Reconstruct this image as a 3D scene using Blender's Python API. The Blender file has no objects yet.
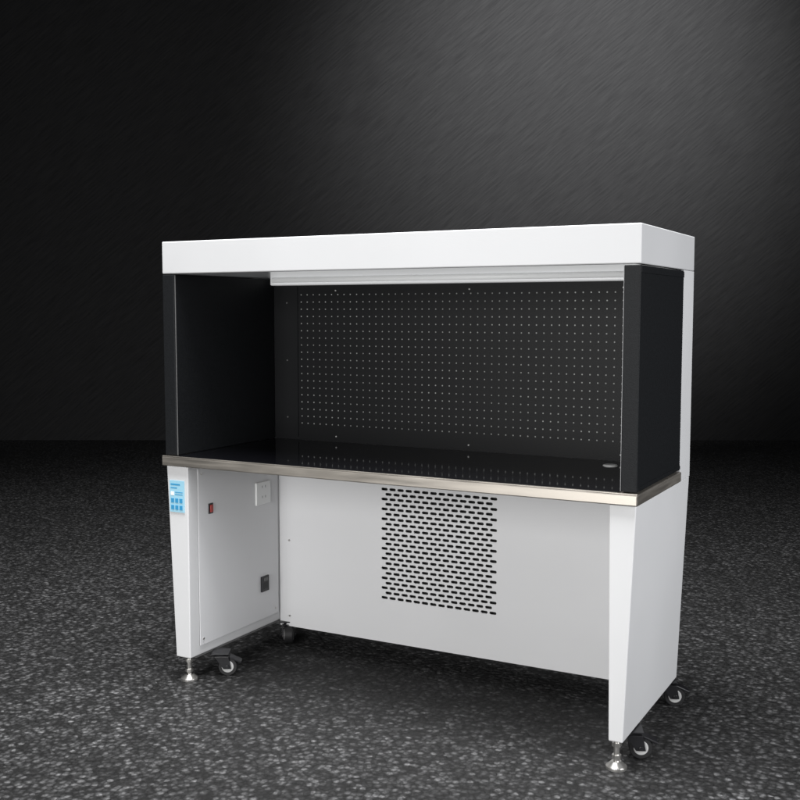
import bpy, bmesh, math, random
from mathutils import Vector, Matrix
random.seed(4)
sc=bpy.context.scene
sc.view_settings.view_transform='Standard'; sc.view_settings.look='None'; sc.view_settings.exposure=0
col=bpy.context.collection

# ---------------- materials ----------------
def mat(name, base=(0.5,0.5,0.5), rough=0.5, metal=0.0, spec=0.5, bump=0.0, bscale=300, mott=0.0, mscale=3.0, rvar=0.0, stretch=None, emit=0.0):
    m=bpy.data.materials.new(name); m.use_nodes=True
    nt=m.node_tree; N=nt.nodes; L=nt.links; p=N['Principled BSDF']
    p.inputs['Base Color'].default_value=(*base,1); p.inputs['Roughness'].default_value=rough
    p.inputs['Metallic'].default_value=metal; p.inputs['Specular IOR Level'].default_value=spec
    if emit:
        p.inputs['Emission Color'].default_value=(1,1,1,1); p.inputs['Emission Strength'].default_value=emit
    tc=N.new('ShaderNodeTexCoord'); src=tc.outputs['Object']
    if stretch:
        mp=N.new('ShaderNodeMapping'); mp.inputs['Scale'].default_value=stretch; L.new(src,mp.inputs[0]); src=mp.outputs[0]
    if mott>0:
        n=N.new('ShaderNodeTexNoise'); n.inputs['Scale'].default_value=mscale; n.inputs['Detail'].default_value=4
        L.new(src,n.inputs['Vector'])
        mx=N.new('ShaderNodeMix'); mx.data_type='RGBA'
        a=tuple(c*(1-mott) for c in base); b=tuple(min(1,c*(1+mott)) for c in base)
        mx.inputs[6].default_value=(*a,1); mx.inputs[7].default_value=(*b,1)
        L.new(n.outputs['Fac'],mx.inputs[0]); L.new(mx.outputs[2],p.inputs['Base Color'])
        if rvar>0:
            mr=N.new('ShaderNodeMapRange'); mr.inputs[1].default_value=.3; mr.inputs[2].default_value=.7; mr.inputs[3].default_value=rough-rvar; mr.inputs[4].default_value=rough+rvar
            L.new(n.outputs['Fac'],mr.inputs[0]); L.new(mr.outputs[0],p.inputs['Roughness'])
    if bump>0:
        n2=N.new('ShaderNodeTexNoise'); n2.inputs['Scale'].default_value=bscale; n2.inputs['Detail'].default_value=2
        L.new(tc.outputs['Object'],n2.inputs['Vector'])
        b=N.new('ShaderNodeBump'); b.inputs['Strength'].default_value=bump; b.inputs['Distance'].default_value=0.001
        L.new(n2.outputs['Fac'],b.inputs['Height']); L.new(b.outputs[0],p.inputs['Normal'])
    return m
M_white=mat('white_powder_coat',(0.61,0.615,0.625),0.45,bump=0.15,bscale=500,mott=0.05,mscale=2.5,rvar=0.06)
M_hood=mat('canopy_powder_coat',(0.52,0.525,0.535),0.5,spec=0.35,bump=0.15,bscale=500,mott=0.05,mscale=2.5,rvar=0.06)  # same white coat as the panels, darkened to offset stronger light here
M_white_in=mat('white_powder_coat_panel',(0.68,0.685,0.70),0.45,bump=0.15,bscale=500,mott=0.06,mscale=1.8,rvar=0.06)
M_black=mat('black_textured_coat',(0.0075,0.0083,0.0095),0.55,spec=0.15,bump=0.4,bscale=260,mott=0.35,mscale=120)
M_glass=mat('black_glass',(0.003,0.003,0.004),0.05,spec=0.6,mott=0.2,mscale=4,rvar=0.03)
M_steel=mat('brushed_steel',(0.42,0.39,0.35),0.38,metal=0.85,mott=0.26,mscale=5,rvar=0.08,stretch=(1.0,1.0,12))
M_chrome=mat('zinc_steel',(0.58,0.57,0.55),0.28,metal=0.9,mott=0.1,mscale=60)
M_rubber=mat('black_rubber',(0.012,0.012,0.013),0.55,mott=0.3,mscale=40)
M_plasticB=mat('black_plastic',(0.012,0.012,0.014),0.35,mott=0.1)
M_plasticW=mat('white_plastic',(0.80,0.81,0.81),0.35,mott=0.02)
M_lampw=mat('lamp_diffuser',(0.85,0.87,0.88),0.35,mott=0.02,emit=0.22)  # tube is unlit; faint glow added to brighten it
M_hub=mat('grey_hub',(0.45,0.45,0.45),0.4,mott=0.05)
M_glint=mat('grey_glint',(0.26,0.26,0.27),0.4,mott=0.05)  # pale grey for the painted reflection on the right post
M_red=mat('red_switch',(0.32,0.02,0.015),0.3,mott=0.05)
M_key=mat('light_blue_membrane',(0.30,0.56,0.70),0.35,mott=0.03)
M_keyb=mat('blue_keys',(0.04,0.27,0.50),0.35,mott=0.05)
M_dark=mat('cavity_shade',(0.035,0.035,0.035),0.9,spec=0.1,mott=0.1)  # colour carries the shade behind the vent slots
M_seam=mat('panel_gap',(0.12,0.12,0.12),0.7,mott=0.1)
M_tube=mat('lamp_housing',(0.86,0.88,0.90),0.30,mott=0.02,emit=0.16)  # housing gives no light itself; faint glow added for brightness

def perforated():
    base=(0.0065,0.007,0.008,1)
    m=mat('black_perforated_panel',base[:3],0.5,spec=0.2,bump=0.3,bscale=400)
    nt=m.node_tree; N=nt.nodes; L=nt.links; p=N['Principled BSDF']
    tc=N.new('ShaderNodeTexCoord'); sp=N.new('ShaderNodeSeparateXYZ'); L.new(tc.outputs['Object'],sp.inputs[0])
    def M(op,a,b=None):
        n=N.new('ShaderNodeMath'); n.operation=op
        for i,v in enumerate((a,b)):
            if v is None: continue
            if isinstance(v,(int,float)): n.inputs[i].default_value=v
            else: L.new(v,n.inputs[i])
        return n.outputs[0]
    P=0.0248
    def cell(s,off):
        a=M('ADD',s,off); a=M('DIVIDE',a,P); a=M('FRACT',a); a=M('SUBTRACT',a,0.5); return M('MULTIPLY',a,a)
    d=M('SQRT',M('ADD',cell(sp.outputs[0],P*400+.002),cell(sp.outputs[2],P*400)))
    hole=M('LESS_THAN',d,0.088)
    inx=M('MULTIPLY',M('GREATER_THAN',sp.outputs[0],0.150),M('LESS_THAN',sp.outputs[0],1.44))
    inz=M('MULTIPLY',M('GREATER_THAN',sp.outputs[2],0.7688),M('LESS_THAN',sp.outputs[2],1.25))
    fac=M('MULTIPLY',hole,M('MULTIPLY',inx,inz))
    nz=N.new('ShaderNodeTexNoise'); nz.inputs['Scale'].default_value=3.0; L.new(tc.outputs['Object'],nz.inputs['Vector'])
    amp=M('MULTIPLY',fac,M('ADD',M('MULTIPLY',nz.outputs['Fac'],0.9),0.05))
    mx=N.new('ShaderNodeMix'); mx.data_type='RGBA'
    mx.inputs[6].default_value=base; mx.inputs[7].default_value=(0.62,0.64,0.63,1)
    L.new(amp,mx.inputs[0]); L.new(mx.outputs[2],p.inputs['Base Color'])
    return m
M_perf=perforated()

def asphalt():
    m=bpy.data.materials.new('asphalt'); m.use_nodes=True
    nt=m.node_tree; N=nt.nodes; L=nt.links; p=N['Principled BSDF']
    tc=N.new('ShaderNodeTexCoord')
    v=N.new('ShaderNodeTexVoronoi'); v.inputs['Scale'].default_value=64; L.new(tc.outputs['Object'],v.inputs['Vector'])
    n=N.new('ShaderNodeTexNoise'); n.inputs['Scale'].default_value=70; n.inputs['Detail'].default_value=5; n.inputs['Roughness'].default_value=0.8
    L.new(tc.outputs['Object'],n.inputs['Vector'])
    big=N.new('ShaderNodeTexNoise'); big.inputs['Scale'].default_value=0.8; big.inputs['Detail'].default_value=4; L.new(tc.outputs['Object'],big.inputs['Vector'])
    sx=N.new('ShaderNodeSeparateColor'); L.new(v.outputs['Color'],sx.inputs[0])
    cr=N.new('ShaderNodeValToRGB'); e=cr.color_ramp.elements
    e[0].position=0.0; e[0].color=(0.010,0.010,0.0105,1); e[1].position=1.0; e[1].color=(0.135,0.135,0.138,1)
    k=e.new(0.5); k.color=(0.036,0.036,0.037,1); k=e.new(0.8); k.color=(0.078,0.078,0.080,1)
    L.new(sx.outputs[0],cr.inputs[0])
    gap=N.new('ShaderNodeMapRange'); gap.inputs[1].default_value=0.35; gap.inputs[2].default_value=0.65; gap.inputs[3].default_value=1; gap.inputs[4].default_value=0.2; L.new(v.outputs['Distance'],gap.inputs[0])
    nr=N.new('ShaderNodeMapRange'); nr.inputs[1].default_value=0.38; nr.inputs[2].default_value=0.64; nr.inputs[3].default_value=0.3; nr.inputs[4].default_value=2.0; L.new(n.outputs['Fac'],nr.inputs[0])
    mr=N.new('ShaderNodeMapRange'); mr.inputs[1].default_value=0.3; mr.inputs[2].default_value=0.7; mr.inputs[3].default_value=0.65; mr.inputs[4].default_value=1.25
    L.new(big.outputs['Fac'],mr.inputs[0])
    a=N.new('ShaderNodeMath'); a.operation='MULTIPLY'; L.new(gap.outputs[0],a.inputs[0]); L.new(nr.outputs[0],a.inputs[1])
    b2=N.new('ShaderNodeMath'); b2.operation='MULTIPLY'; L.new(a.outputs[0],b2.inputs[0]); L.new(mr.outputs[0],b2.inputs[1])
    vm=N.new('ShaderNodeVectorMath'); vm.operation='SCALE'; L.new(cr.outputs[0],vm.inputs[0]); L.new(b2.outputs[0],vm.inputs['Scale'])
    L.new(vm.outputs[0],p.inputs['Base Color'])
    p.inputs['Roughness'].default_value=0.55; p.inputs['Specular IOR Level'].default_value=0.4
    add=N.new('ShaderNodeMath'); add.operation='MULTIPLY_ADD'; L.new(n.outputs['Fac'],add.inputs[0]); add.inputs[1].default_value=1.3
    neg=N.new('ShaderNodeMath'); neg.operation='MULTIPLY'; neg.inputs[1].default_value=-1.4; L.new(v.outputs['Distance'],neg.inputs[0])
    L.new(neg.outputs[0],add.inputs[2])
    b=N.new('ShaderNodeBump'); b.inputs['Strength'].default_value=1.0; b.inputs['Distance'].default_value=0.013
    L.new(add.outputs[0],b.inputs['Height']); L.new(b.outputs[0],p.inputs['Normal'])
    return m
def backdrop_mat():
    m=bpy.data.materials.new('dark_backdrop'); m.use_nodes=True
    nt=m.node_tree; N=nt.nodes; L=nt.links; p=N['Principled BSDF']
    tc=N.new('ShaderNodeTexCoord')
    r1=N.new('ShaderNodeMapping'); r1.inputs['Rotation'].default_value=(0,math.radians(40),0); L.new(tc.outputs['Object'],r1.inputs[0])
    mp=N.new('ShaderNodeMapping'); mp.inputs['Scale'].default_value=(4,1,70); L.new(r1.outputs[0],mp.inputs[0])
    n=N.new('ShaderNodeTexNoise'); n.inputs['Scale'].default_value=1.0; n.inputs['Detail'].default_value=5; n.inputs['Roughness'].default_value=0.65
    L.new(mp.outputs[0],n.inputs['Vector'])
    cr=N.new('ShaderNodeValToRGB'); cr.color_ramp.elements[0].position=0.3; cr.color_ramp.elements[0].color=(0.026,0.026,0.027,1)
    cr.color_ramp.elements[1].position=0.7; cr.color_ramp.elements[1].color=(0.045,0.045,0.046,1)
    L.new(n.outputs['Fac'],cr.inputs[0]); L.new(cr.outputs[0],p.inputs['Base Color'])
    p.inputs['Roughness'].default_value=0.95; p.inputs['Specular IOR Level'].default_value=0.05
    return m

# ---------------- mesh helpers ----------------
def finish(name,bm,m,parent=None,bevel=0.0,smooth=False,seg=2):
    me=bpy.data.meshes.new(name); bm.normal_update(); bm.to_mesh(me); bm.free()
    me.materials.append(m)
    if smooth:
        for f in me.polygons: f.use_smooth=True
    o=bpy.data.objects.new(name,me); col.objects.link(o)
    if bevel>0:
        b=o.modifiers.new('bevel','BEVEL'); b.width=bevel; b.segments=seg; b.limit_method='ANGLE'; b.angle_limit=math.radians(40)
    if parent is not None: o.parent=parent
    return o
def addhex(bm,c):
    v=[bm.verts.new(p) for p in c]
    for f in ((3,2,1,0),(4,5,6,7),(0,1,5,4),(1,2,6,5),(2,3,7,6),(3,0,4,7)): bm.faces.new([v[i] for i in f])
def addbox(bm,a,b):
    (x0,y0,z0),(x1,y1,z1)=a,b
    addhex(bm,[(x0,y0,z0),(x1,y0,z0),(x1,y1,z0),(x0,y1,z0),(x0,y0,z1),(x1,y0,z1),(x1,y1,z1),(x0,y1,z1)])
def boxes(name,lst,m,parent,bevel=0.0015):
    bm=bmesh.new()
    for t in lst: addbox(bm,t[0],t[1])
    return finish(name,bm,m,parent,bevel)
def addcyl(bm,c,r,h,axis='Z',seg=32,r2=None):
    r2=r if r2 is None else r2
    R={'Z':Matrix(),'X':Matrix.Rotation(math.pi/2,4,'Y'),'Y':Matrix.Rotation(math.pi/2,4,'X')}[axis]
    return bmesh.ops.create_cone(bm,cap_ends=True,segments=seg,radius1=r,radius2=r2,depth=h,matrix=Matrix.Translation(c)@R)
def screw(c,axis,m,parent,r=.0035):
    bm=bmesh.new(); addcyl(bm,c,r,.003,axis,12); return finish('screw',bm,m,parent)

W=1.5; ZB=.08; ZU=.690; ZW=.7215; ZH=1.286; ZT=1.384; DO=.435; DI=.533; D=.556
root=bpy.data.objects.new('laminar_flow_workbench',None); col.objects.link(root)
root['label']='white and black horizontal laminar flow workbench standing on castors on asphalt'
root['category']='workbench'

# hood: one welded hollow shell, open underneath
bm=bmesh.new()
def q(*p): bm.faces.new([bm.verts.new(x) for x in p])
t=.022
q((0,0,ZH),(W,0,ZH),(W,0,ZT),(0,0,ZT)); q((W,0,ZH),(W,D,ZH),(W,D,ZT),(W,0,ZT))
q((W,D,ZH),(0,D,ZH),(0,D,ZT),(W,D,ZT)); q((0,D,ZH),(0,0,ZH),(0,0,ZT),(0,D,ZT))
q((0,0,ZT),(W,0,ZT),(W,D,ZT),(0,D,ZT))
a=ZT-.02
I=[(t,t),(W-t,t),(W-t,D-t),(t,D-t)]; O=[(0,0),(W,0),(W,D),(0,D)]
for i in range(4):
    j=(i+1)%4
    q((*I[j],ZH),(*I[i],ZH),(*I[i],a),(*I[j],a)); q((*O[i],ZH),(*I[i],ZH),(*I[j],ZH),(*O[j],ZH))
q((*I[3],a),(*I[2],a),(*I[1],a),(*I[0],a))
bmesh.ops.remove_doubles(bm,verts=bm.verts,dist=1e-5); bmesh.ops.recalc_face_normals(bm,faces=bm.faces)
finish('hood',bm,M_hood,root,0.003,seg=3)
boxes('ceiling_panel',[((.046,.024,ZH+.035),(W-.046,DI-.002,ZH+.040))],M_black,root,0)

def side(x0,x1,outer):
    s=.024
    if outer<0: prof=[(x0,0),(x1,0),(x1,DI),(x0+s,DI),(x0+s,DO),(x0,DO)]
    else: prof=[(x0,0),(x1,0),(x1,DO),(x1-s,DO),(x1-s,DI),(x0,DI)]
    bm=bmesh.new(); za,zb=ZW+.001,ZH-.003
    lo=[bm.verts.new((x,y,za)) for x,y in prof]; hi=[bm.verts.new((x,y,zb)) for x,y in prof]
    bm.faces.new(lo[::-1]); bm.faces.new(hi)
    for i in range(6):
        j=(i+1)%6; bm.faces.new((lo[i],lo[j],hi[j],hi[i]))
    o=finish('side_panel',bm,M_black,root,0.0025,seg=3)
    xo=x0 if outer<0 else x1
    e=.002*outer
    a,b=(xo+e,xo) if outer<0 else (xo,xo+e)
    boxes('edge_trim',[((a,.003,ZH-.022),(b,DO-.003,ZH-.006))],M_black,o,0.0008)
    boxes('edge_trim',[((a,.003,ZW+.004),(b,DO-.003,ZW+.014))],M_black,o,0.0008)
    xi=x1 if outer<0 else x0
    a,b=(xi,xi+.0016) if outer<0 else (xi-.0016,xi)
    boxes('edge_glint_strip',[((a,.004,ZW+.002),(b,.0065,ZH-.004))],M_seam if outer<0 else M_glint,o,0)  # added pale strip imitating a reflection along the inner front edge
    return o
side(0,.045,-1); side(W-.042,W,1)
for a,b in ((0,.022),(W-.022,W)):
    boxes('rear_post',[((a,DO+.001,ZU),(b,D-.001,ZH-.001))],M_white,root,.001)
bk=boxes('perforated_back_panel',[((.045,DI,ZW+.001),(W-.045,DI+.012,ZH+.034))],M_perf,root,0)
for x in (.143,1.447): boxes('sheet_edge',[((x,DI-.003,ZW+.012),(x+.0025,DI,ZH-.03))],M_black,bk,0)
for x in (.30,.80,1.30):
    for z in (ZW+.02,ZH-.045): screw((x,DI-.001,z),'Y',M_hub,bk,.0026)
for z in (.80,1.0,1.2): screw((.10,DI-.001,z),'Y',M_seam,bk,.0025)
boxes('rear_casing',[((.022,DI+.0125,ZW-.02),(W-.022,D-.001,ZH-.001))],M_white,root,0)

# lamp rail across the top of the back wall
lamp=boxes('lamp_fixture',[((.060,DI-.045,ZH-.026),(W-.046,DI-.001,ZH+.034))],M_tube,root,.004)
bm=bmesh.new(); addcyl(bm,(W/2,DI-.049,ZH-.008),.0095,W-.15,'X',20)
finish('lamp_tube',bm,M_lampw,lamp,smooth=True)

# worktop: steel tray notched around the rear posts
prof=[(-.005,-.012),(W+.005,-.012),(W+.005,DO),(W-.0225,DO),(W-.0225,DI),(.0225,DI),(.0225,DO),(-.005,DO)]
bm=bmesh.new()
lo=[bm.verts.new((x,y,ZU)) for x,y in prof]; hi=[bm.verts.new((x,y,ZW-.003)) for x,y in prof]
bm.faces.new(lo[::-1]); bm.faces.new(hi)
for i in range(len(prof)):
    j=(i+1)%len(prof); bm.faces.new((lo[i],lo[j],hi[j],hi[i]))
wt=finish('worktop',bm,M_steel,root,.003)
boxes('black_glass_top',[((.046,-.004,ZW-.003),(W-.046,DI-.001,ZW+.001))],M_glass,wt,.0008)
boxes('steel_lip',[((-.004,-.0110,ZW-.003),(W+.004,-.0045,ZW-.0005))],M_steel,wt,.0005)
bm=bmesh.new(); bmesh.ops.create_cone(bm,cap_ends=True,segments=36,radius1=.022,radius2=.019,depth=.003,matrix=Matrix.Translation((1.300,.43,ZW+.0025)))
finish('pale_disc',bm,M_plasticW,wt)  # small raised pale disc at the rear right of the glass

def leg(x_in_t,x_in_b,x_o_t,x_o_b,name='side_leg'):
    bm=bmesh.new()
    lo=sorted([(x_in_b),(x_o_b)]); hi=sorted([x_in_t,x_o_t])
    addhex(bm,[(lo[0],.0,ZB),(lo[1],.0,ZB),(lo[1],D,ZB),(lo[0],D,ZB),(hi[0],.0,ZU-.001),(hi[1],.0,ZU-.001),(hi[1],D,ZU-.001),(hi[0],D,ZU-.001)])
    return finish(name,bm,M_white,root,.003,seg=3)
legL=leg(.088,.086,.004,.030)
legR=leg(1.430,1.438,1.499,1.475)
DL=.490
XI=.0885
ap=boxes('access_panel',[((XI,.045,ZB+.03),(XI+.002,DL-.012,ZU-.012))],M_white_in,legL,.0006)
for y in (.06,DL-.03):
    for z in (ZB+.05,ZU-.03): screw((XI+.003,y,z),'X',M_chrome,ap)
sw=boxes('rocker_switch',[((XI+.002,.094,.526),(XI+.005,.116,.560))],M_plasticB,legL,.001)
boxes('rocker',[((XI+.005,.099,.531),(XI+.009,.112,.555))],M_red,sw,.0015)
sp=boxes('socket_plate',[((XI+.002,.345,.512),(XI+.009,.427,.590))],M_plasticW,legL,.002)
for cz in (.573,.538):
    bm=bmesh.new()
    addbox(bm,(XI+.009,.377,cz-.004),(XI+.0094,.379,cz+.004)); addbox(bm,(XI+.009,.395,cz-.004),(XI+.0094,.397,cz+.004))
    finish('socket_slot',bm,M_seam,sp)
pi_=boxes('power_inlet',[((XI+.002,.372,.206),(XI+.008,.414,.260))],M_plasticB,legL,.001)
boxes('inlet_recess',[((XI+.008,.381,.216),(XI+.0086,.406,.238))],M_rubber,pi_,0)
boxes('inlet_switch',[((XI+.008,.383,.243),(XI+.0105,.404,.254))],M_seam,pi_,.0005)
KZ=-.004
kp=boxes('control_keypad',[((.016,-.0025,.548+KZ),(.074,0,.648+KZ))],M_key,legL,.0006)
for r in range(2):
    for c in range(3):
        x=.022+c*.0165; z=.556+r*.022+KZ
        boxes('key',[((x,-.0035,z),(x+.012,-.0025,z+.014))],M_keyb,kp,.0004)
bm=bmesh.new()
addbox(bm,(.021,-.003,.633+KZ),(.058,-.0025,.638+KZ)); addbox(bm,(.021,-.003,.623+KZ),(.046,-.0025,.6265+KZ))
for r in range(2): addbox(bm,(.038,-.003,.603+r*.007+KZ),(.068,-.0025,.6055+r*.007+KZ))
finish('printed_marking',bm,M_keyb,kp)
boxes('indicator_window',[((.021,-.0032,.601+KZ),(.034,-.0025,.613+KZ))],M_plasticW,kp,0)

# lower back panel with punched grille
gx0,gx1,gz0,gz1=.498,.922,.206,.590
y0,y1=DL,DL+.004; XR=1.4285; ZL=.062
lb=boxes('lower_back_panel',[((XI,y0,ZL),(gx0,y1,ZU-.001)),((gx1,y0,ZL),(XR,y1,ZU-.001)),((gx0,y0,ZL),(gx1,y1,gz0)),((gx0,y0,gz1),(gx1,y1,ZU-.001))],M_white_in,root,0)
cols,rows=14,23; px=(gx1-gx0)/cols; pz=(gz1-gz0)/rows; SL,SR=.0240,.0046
bm=bmesh.new()
def cellhole(bm,cx,cz,w,h,sl,sr):
    n=6; pts=[]
    for k in range(n+1):
        a=-math.pi/2+math.pi*k/n; pts.append((cx+(sl/2-sr)+sr*math.cos(a),cz+sr*math.sin(a)))
    for k in range(n+1):
        a=math.pi/2+math.pi*k/n; pts.append((cx-(sl/2-sr)+sr*math.cos(a),cz+sr*math.sin(a)))
    out=[]
    for (x,z) in pts:
        dx,dz=x-cx,z-cz; s=min((w/2)/abs(dx) if abs(dx)>1e-9 else 9e9,(h/2)/abs(dz) if abs(dz)>1e-9 else 9e9); out.append([cx+dx*s,cz+dz*s])
    for sx in (-1,1):
        for sz in (-1,1):
            t=(cx+sx*w/2,cz+sz*h/2); i=min(range(len(out)),key=lambda i:(out[i][0]-t[0])**2+(out[i][1]-t[1])**2); out[i]=list(t)
    vi=[bm.verts.new((x,y0,z)) for x,z in pts]; vo=[bm.verts.new((x,y0,z)) for x,z in out]; vb=[bm.verts.new((x,y1,z)) for x,z in pts]
    m=len(pts)
    for k in range(m):
        j=(k+1)%m
        bm.faces.new((vo[k],vo[j],vi[j],vi[k])); bm.faces.new((vi[k],vi[j],vb[j],vb[k]))
def plain(bm,xa,xb,za,zb):
    v=[bm.verts.new(p) for p in ((xa,y0,za),(xb,y0,za),(xb,y0,zb),(xa,y0,zb))]; bm.faces.new(v)
for r in range(rows):
    za=gz0+r*pz; cz=za+pz/2
    if r%2==0:
        for c in range(cols): cellhole(bm,gx0+(c+.5)*px,cz,px,pz,SL,SR)
    else:
        plain(bm,gx0,gx0+px/2,za,za+pz); plain(bm,gx1-px/2,gx1,za,za+pz)
        for c in range(cols-1): cellhole(bm,gx0+(c+1)*px,cz,px,pz,SL,SR)
bmesh.ops.remove_doubles(bm,verts=bm.verts,dist=1e-5)
bmesh.ops.recalc_face_normals(bm,faces=bm.faces)
finish('vent_grille',bm,M_white_in,lb)
boxes('cavity_shade_sheet',[((gx0-.03,y1+.020,gz0-.03),(gx1+.03,y1+.023,gz1+.03))],M_dark,root,0)  # dark sheet behind the slots, interior shade put into its colour
boxes('lower_rear_casing',[((XI,D-.012,ZL),(XR,D-.001,ZU-.001)),((XI,y1,ZL),(XR,D-.012,ZL+.004))],M_white,root,0)
for x in (.13,1.38):
    for z in (.10,.37,.64): screw((x,y0-.001,z),'Y',M_chrome,lb)
boxes('base_rail',[((.034,.03,ZB-.006),(.084,D-.01,ZB-.0005))],M_seam,legL,0)
boxes('base_rail',[((1.443,.03,ZB-.006),(1.470,D-.01,ZB-.0005))],M_seam,legR,0)

# ---------------- castors ----------------
def castor(x,y,ang,brake=True,r=.0345,top=ZB-.003):
    bm=bmesh.new()
    addbox(bm,(-.030,-.028,top-.004),(.030,.028,top))
    addcyl(bm,(0,.002,top-.008),.022,.008,'Z',28,r2=.024)
    off=-.022
    addbox(bm,(-.023,-.026,top-.014),(.023,.020,top-.011))
    for s in (-1,1):
        xx=s*.0215
        v=[(xx-.0018,-.026,top-.012),(xx+.0018,-.026,top-.012),(xx+.0018,.020,top-.012),(xx-.0018,.020,top-.012)]
        b=[(xx-.0018,off-.012,r-.010),(xx+.0018,off-.012,r-.010),(xx+.0018,off+.013,r-.010),(xx-.0018,off+.013,r-.010)]
        addhex(bm,b+v)
        addcyl(bm,(s*.0245,off,r-.002),.0060,.005,'X',12)
    body=finish('castor',bm,M_plasticB,root,.0012)
    body.location=(x,y,0); body.rotation_euler=(0,0,ang)
    bm=bmesh.new()
    rr=r-.0035
    prof=[(-.016,.72),(-.016,.92),(-.011,1.0),(.011,1.0),(.016,.92),(.016,.72)]
    seg=40; rings=[]
    for xx,k in prof: rings.append([bm.verts.new((xx,off+rr*k*math.cos(2*math.pi*i/seg),rr+rr*k*math.sin(2*math.pi*i/seg))) for i in range(seg)])
    for qn in range(len(rings)-1):
        for i in range(seg):
            j=(i+1)%seg; bm.faces.new((rings[qn][i],rings[qn][j],rings[qn+1][j],rings[qn+1][i]))
    bm.faces.new(rings[0][::-1]); bm.faces.new(rings[-1])
    finish('castor_wheel',bm,M_rubber,body)
    bm=bmesh.new()
    addcyl(bm,(0,off,rr),rr*.62,.0345,'X',32)
    finish('wheel_hub',bm,M_hub,body,.001)
    if brake:
        bm=bmesh.new()
        addhex(bm,[(-.016,-.064,.040),(.016,-.064,.040),(.018,-.028,.058),(-.018,-.028,.058),(-.016,-.066,.047),(.016,-.066,.047),(.018,-.026,.065),(-.018,-.026,.065)])
        finish('brake_pedal',bm,M_plasticB,body,.0018)
castor(.118,.115,math.radians(120))
castor(1.466,.118,math.radians(112))
castor(.110,.51,math.radians(35),False)
castor(1.452,.535,math.radians(112),True)

def foot(x,y):
    bm=bmesh.new()
    addcyl(bm,(0,0,.040),.0075,.072,'Z',20)
    addcyl(bm,(0,0,.004),.027,.008,'Z',36)
    addcyl(bm,(0,0,.014),.026,.012,'Z',36,r2=.013)
    addcyl(bm,(0,0,.032),.013,.010,'Z',6)
    addcyl(bm,(0,0,.064),.013,.010,'Z',6)
    o=finish('levelling_foot',bm,M_chrome,root,.0008); o.location=(x,y,0)
foot(.058,.028); foot(1.452,.028)

# ---------------- setting ----------------
cam_loc=Vector((2.2145,-2.5599,1.1684)); yaw=math.radians(28.31)
F=Vector((-math.sin(yaw),math.cos(yaw),0)); R=Vector((math.cos(yaw),math.sin(yaw),0))
bm=bmesh.new()
s=16
v=[bm.verts.new((x,y,0)) for x,y in ((-s,-s),(s,-s),(s,s),(-s,s))]; bm.faces.new(v)
g=finish('ground',bm,asphalt()); g['kind']='structure'; g['label']='dark coarse asphalt ground'
dist=9.65
bm=bmesh.new()
v=[bm.verts.new(p) for p in ((-9,0,-.05),(9,0,-.05),(9,0,7),(-9,0,7))]; bm.faces.new(v)
b=finish('backdrop_wall',bm,backdrop_mat()); b['kind']='structure'; b['label']='plain dark grey backdrop'
c=cam_loc+F*dist; b.location=(c.x,c.y,0); b.rotation_euler=(0,0,yaw)

# ---------------- lights ----------------
def area(name,loc,target,size,power,color=(1,1,1),sy=None,spread=180):
    l=bpy.data.lights.new(name,'AREA'); l.energy=power; l.color=color; l.size=size
    if sy: l.shape='RECTANGLE'; l.size_y=sy
    l.spread=math.radians(spread)
    o=bpy.data.objects.new(name,l); col.objects.link(o); o.location=loc
    o.rotation_euler=(Vector(target)-Vector(loc)).to_track_quat('-Z','Y').to_euler(); return o
area('key_softbox',(0.8,-4.0,1.10),(.70,.2,.5),2.4,70,(1,.99,.975),spread=120)
area('side_softbox',(4.6,-.4,1.7),(1.4,.2,.7),1.8,56,(.98,.985,1),spread=120)
area('overhead_softbox',(0.6,-.5,4.6),(0.6,-.1,0),2.0,190,(1,1,1),spread=100)
def spot(name,loc,target,power,ang,blend=1.0):
    l=bpy.data.lights.new(name,'SPOT'); l.energy=power; l.spot_size=math.radians(ang); l.spot_blend=blend; l.shadow_soft_size=.4
    o=bpy.data.objects.new(name,l); col.objects.link(o); o.location=loc
    o.rotation_euler=(Vector(target)-Vector(loc)).to_track_quat('-Z','Y').to_euler(); return o
bc=Vector((c.x,c.y,0))
spot('backdrop_spot',bc-F*3.6+R*1.7+Vector((0,0,4.6)),bc+R*1.6+Vector((0,0,3.3)),1450,76)

w=bpy.data.worlds.new('World'); sc.world=w; w.use_nodes=True
w.node_tree.nodes['Background'].inputs[0].default_value=(.95,.97,1,1); w.node_tree.nodes['Background'].inputs[1].default_value=.05

cam=bpy.data.cameras.new('camera'); cam.sensor_width=36; cam.lens=1061.26/800*36; cam.clip_end=100
co=bpy.data.objects.new('camera',cam); col.objects.link(co); co.location=cam_loc; co.rotation_euler=(math.pi/2-.0827,0,yaw)
sc.camera=co
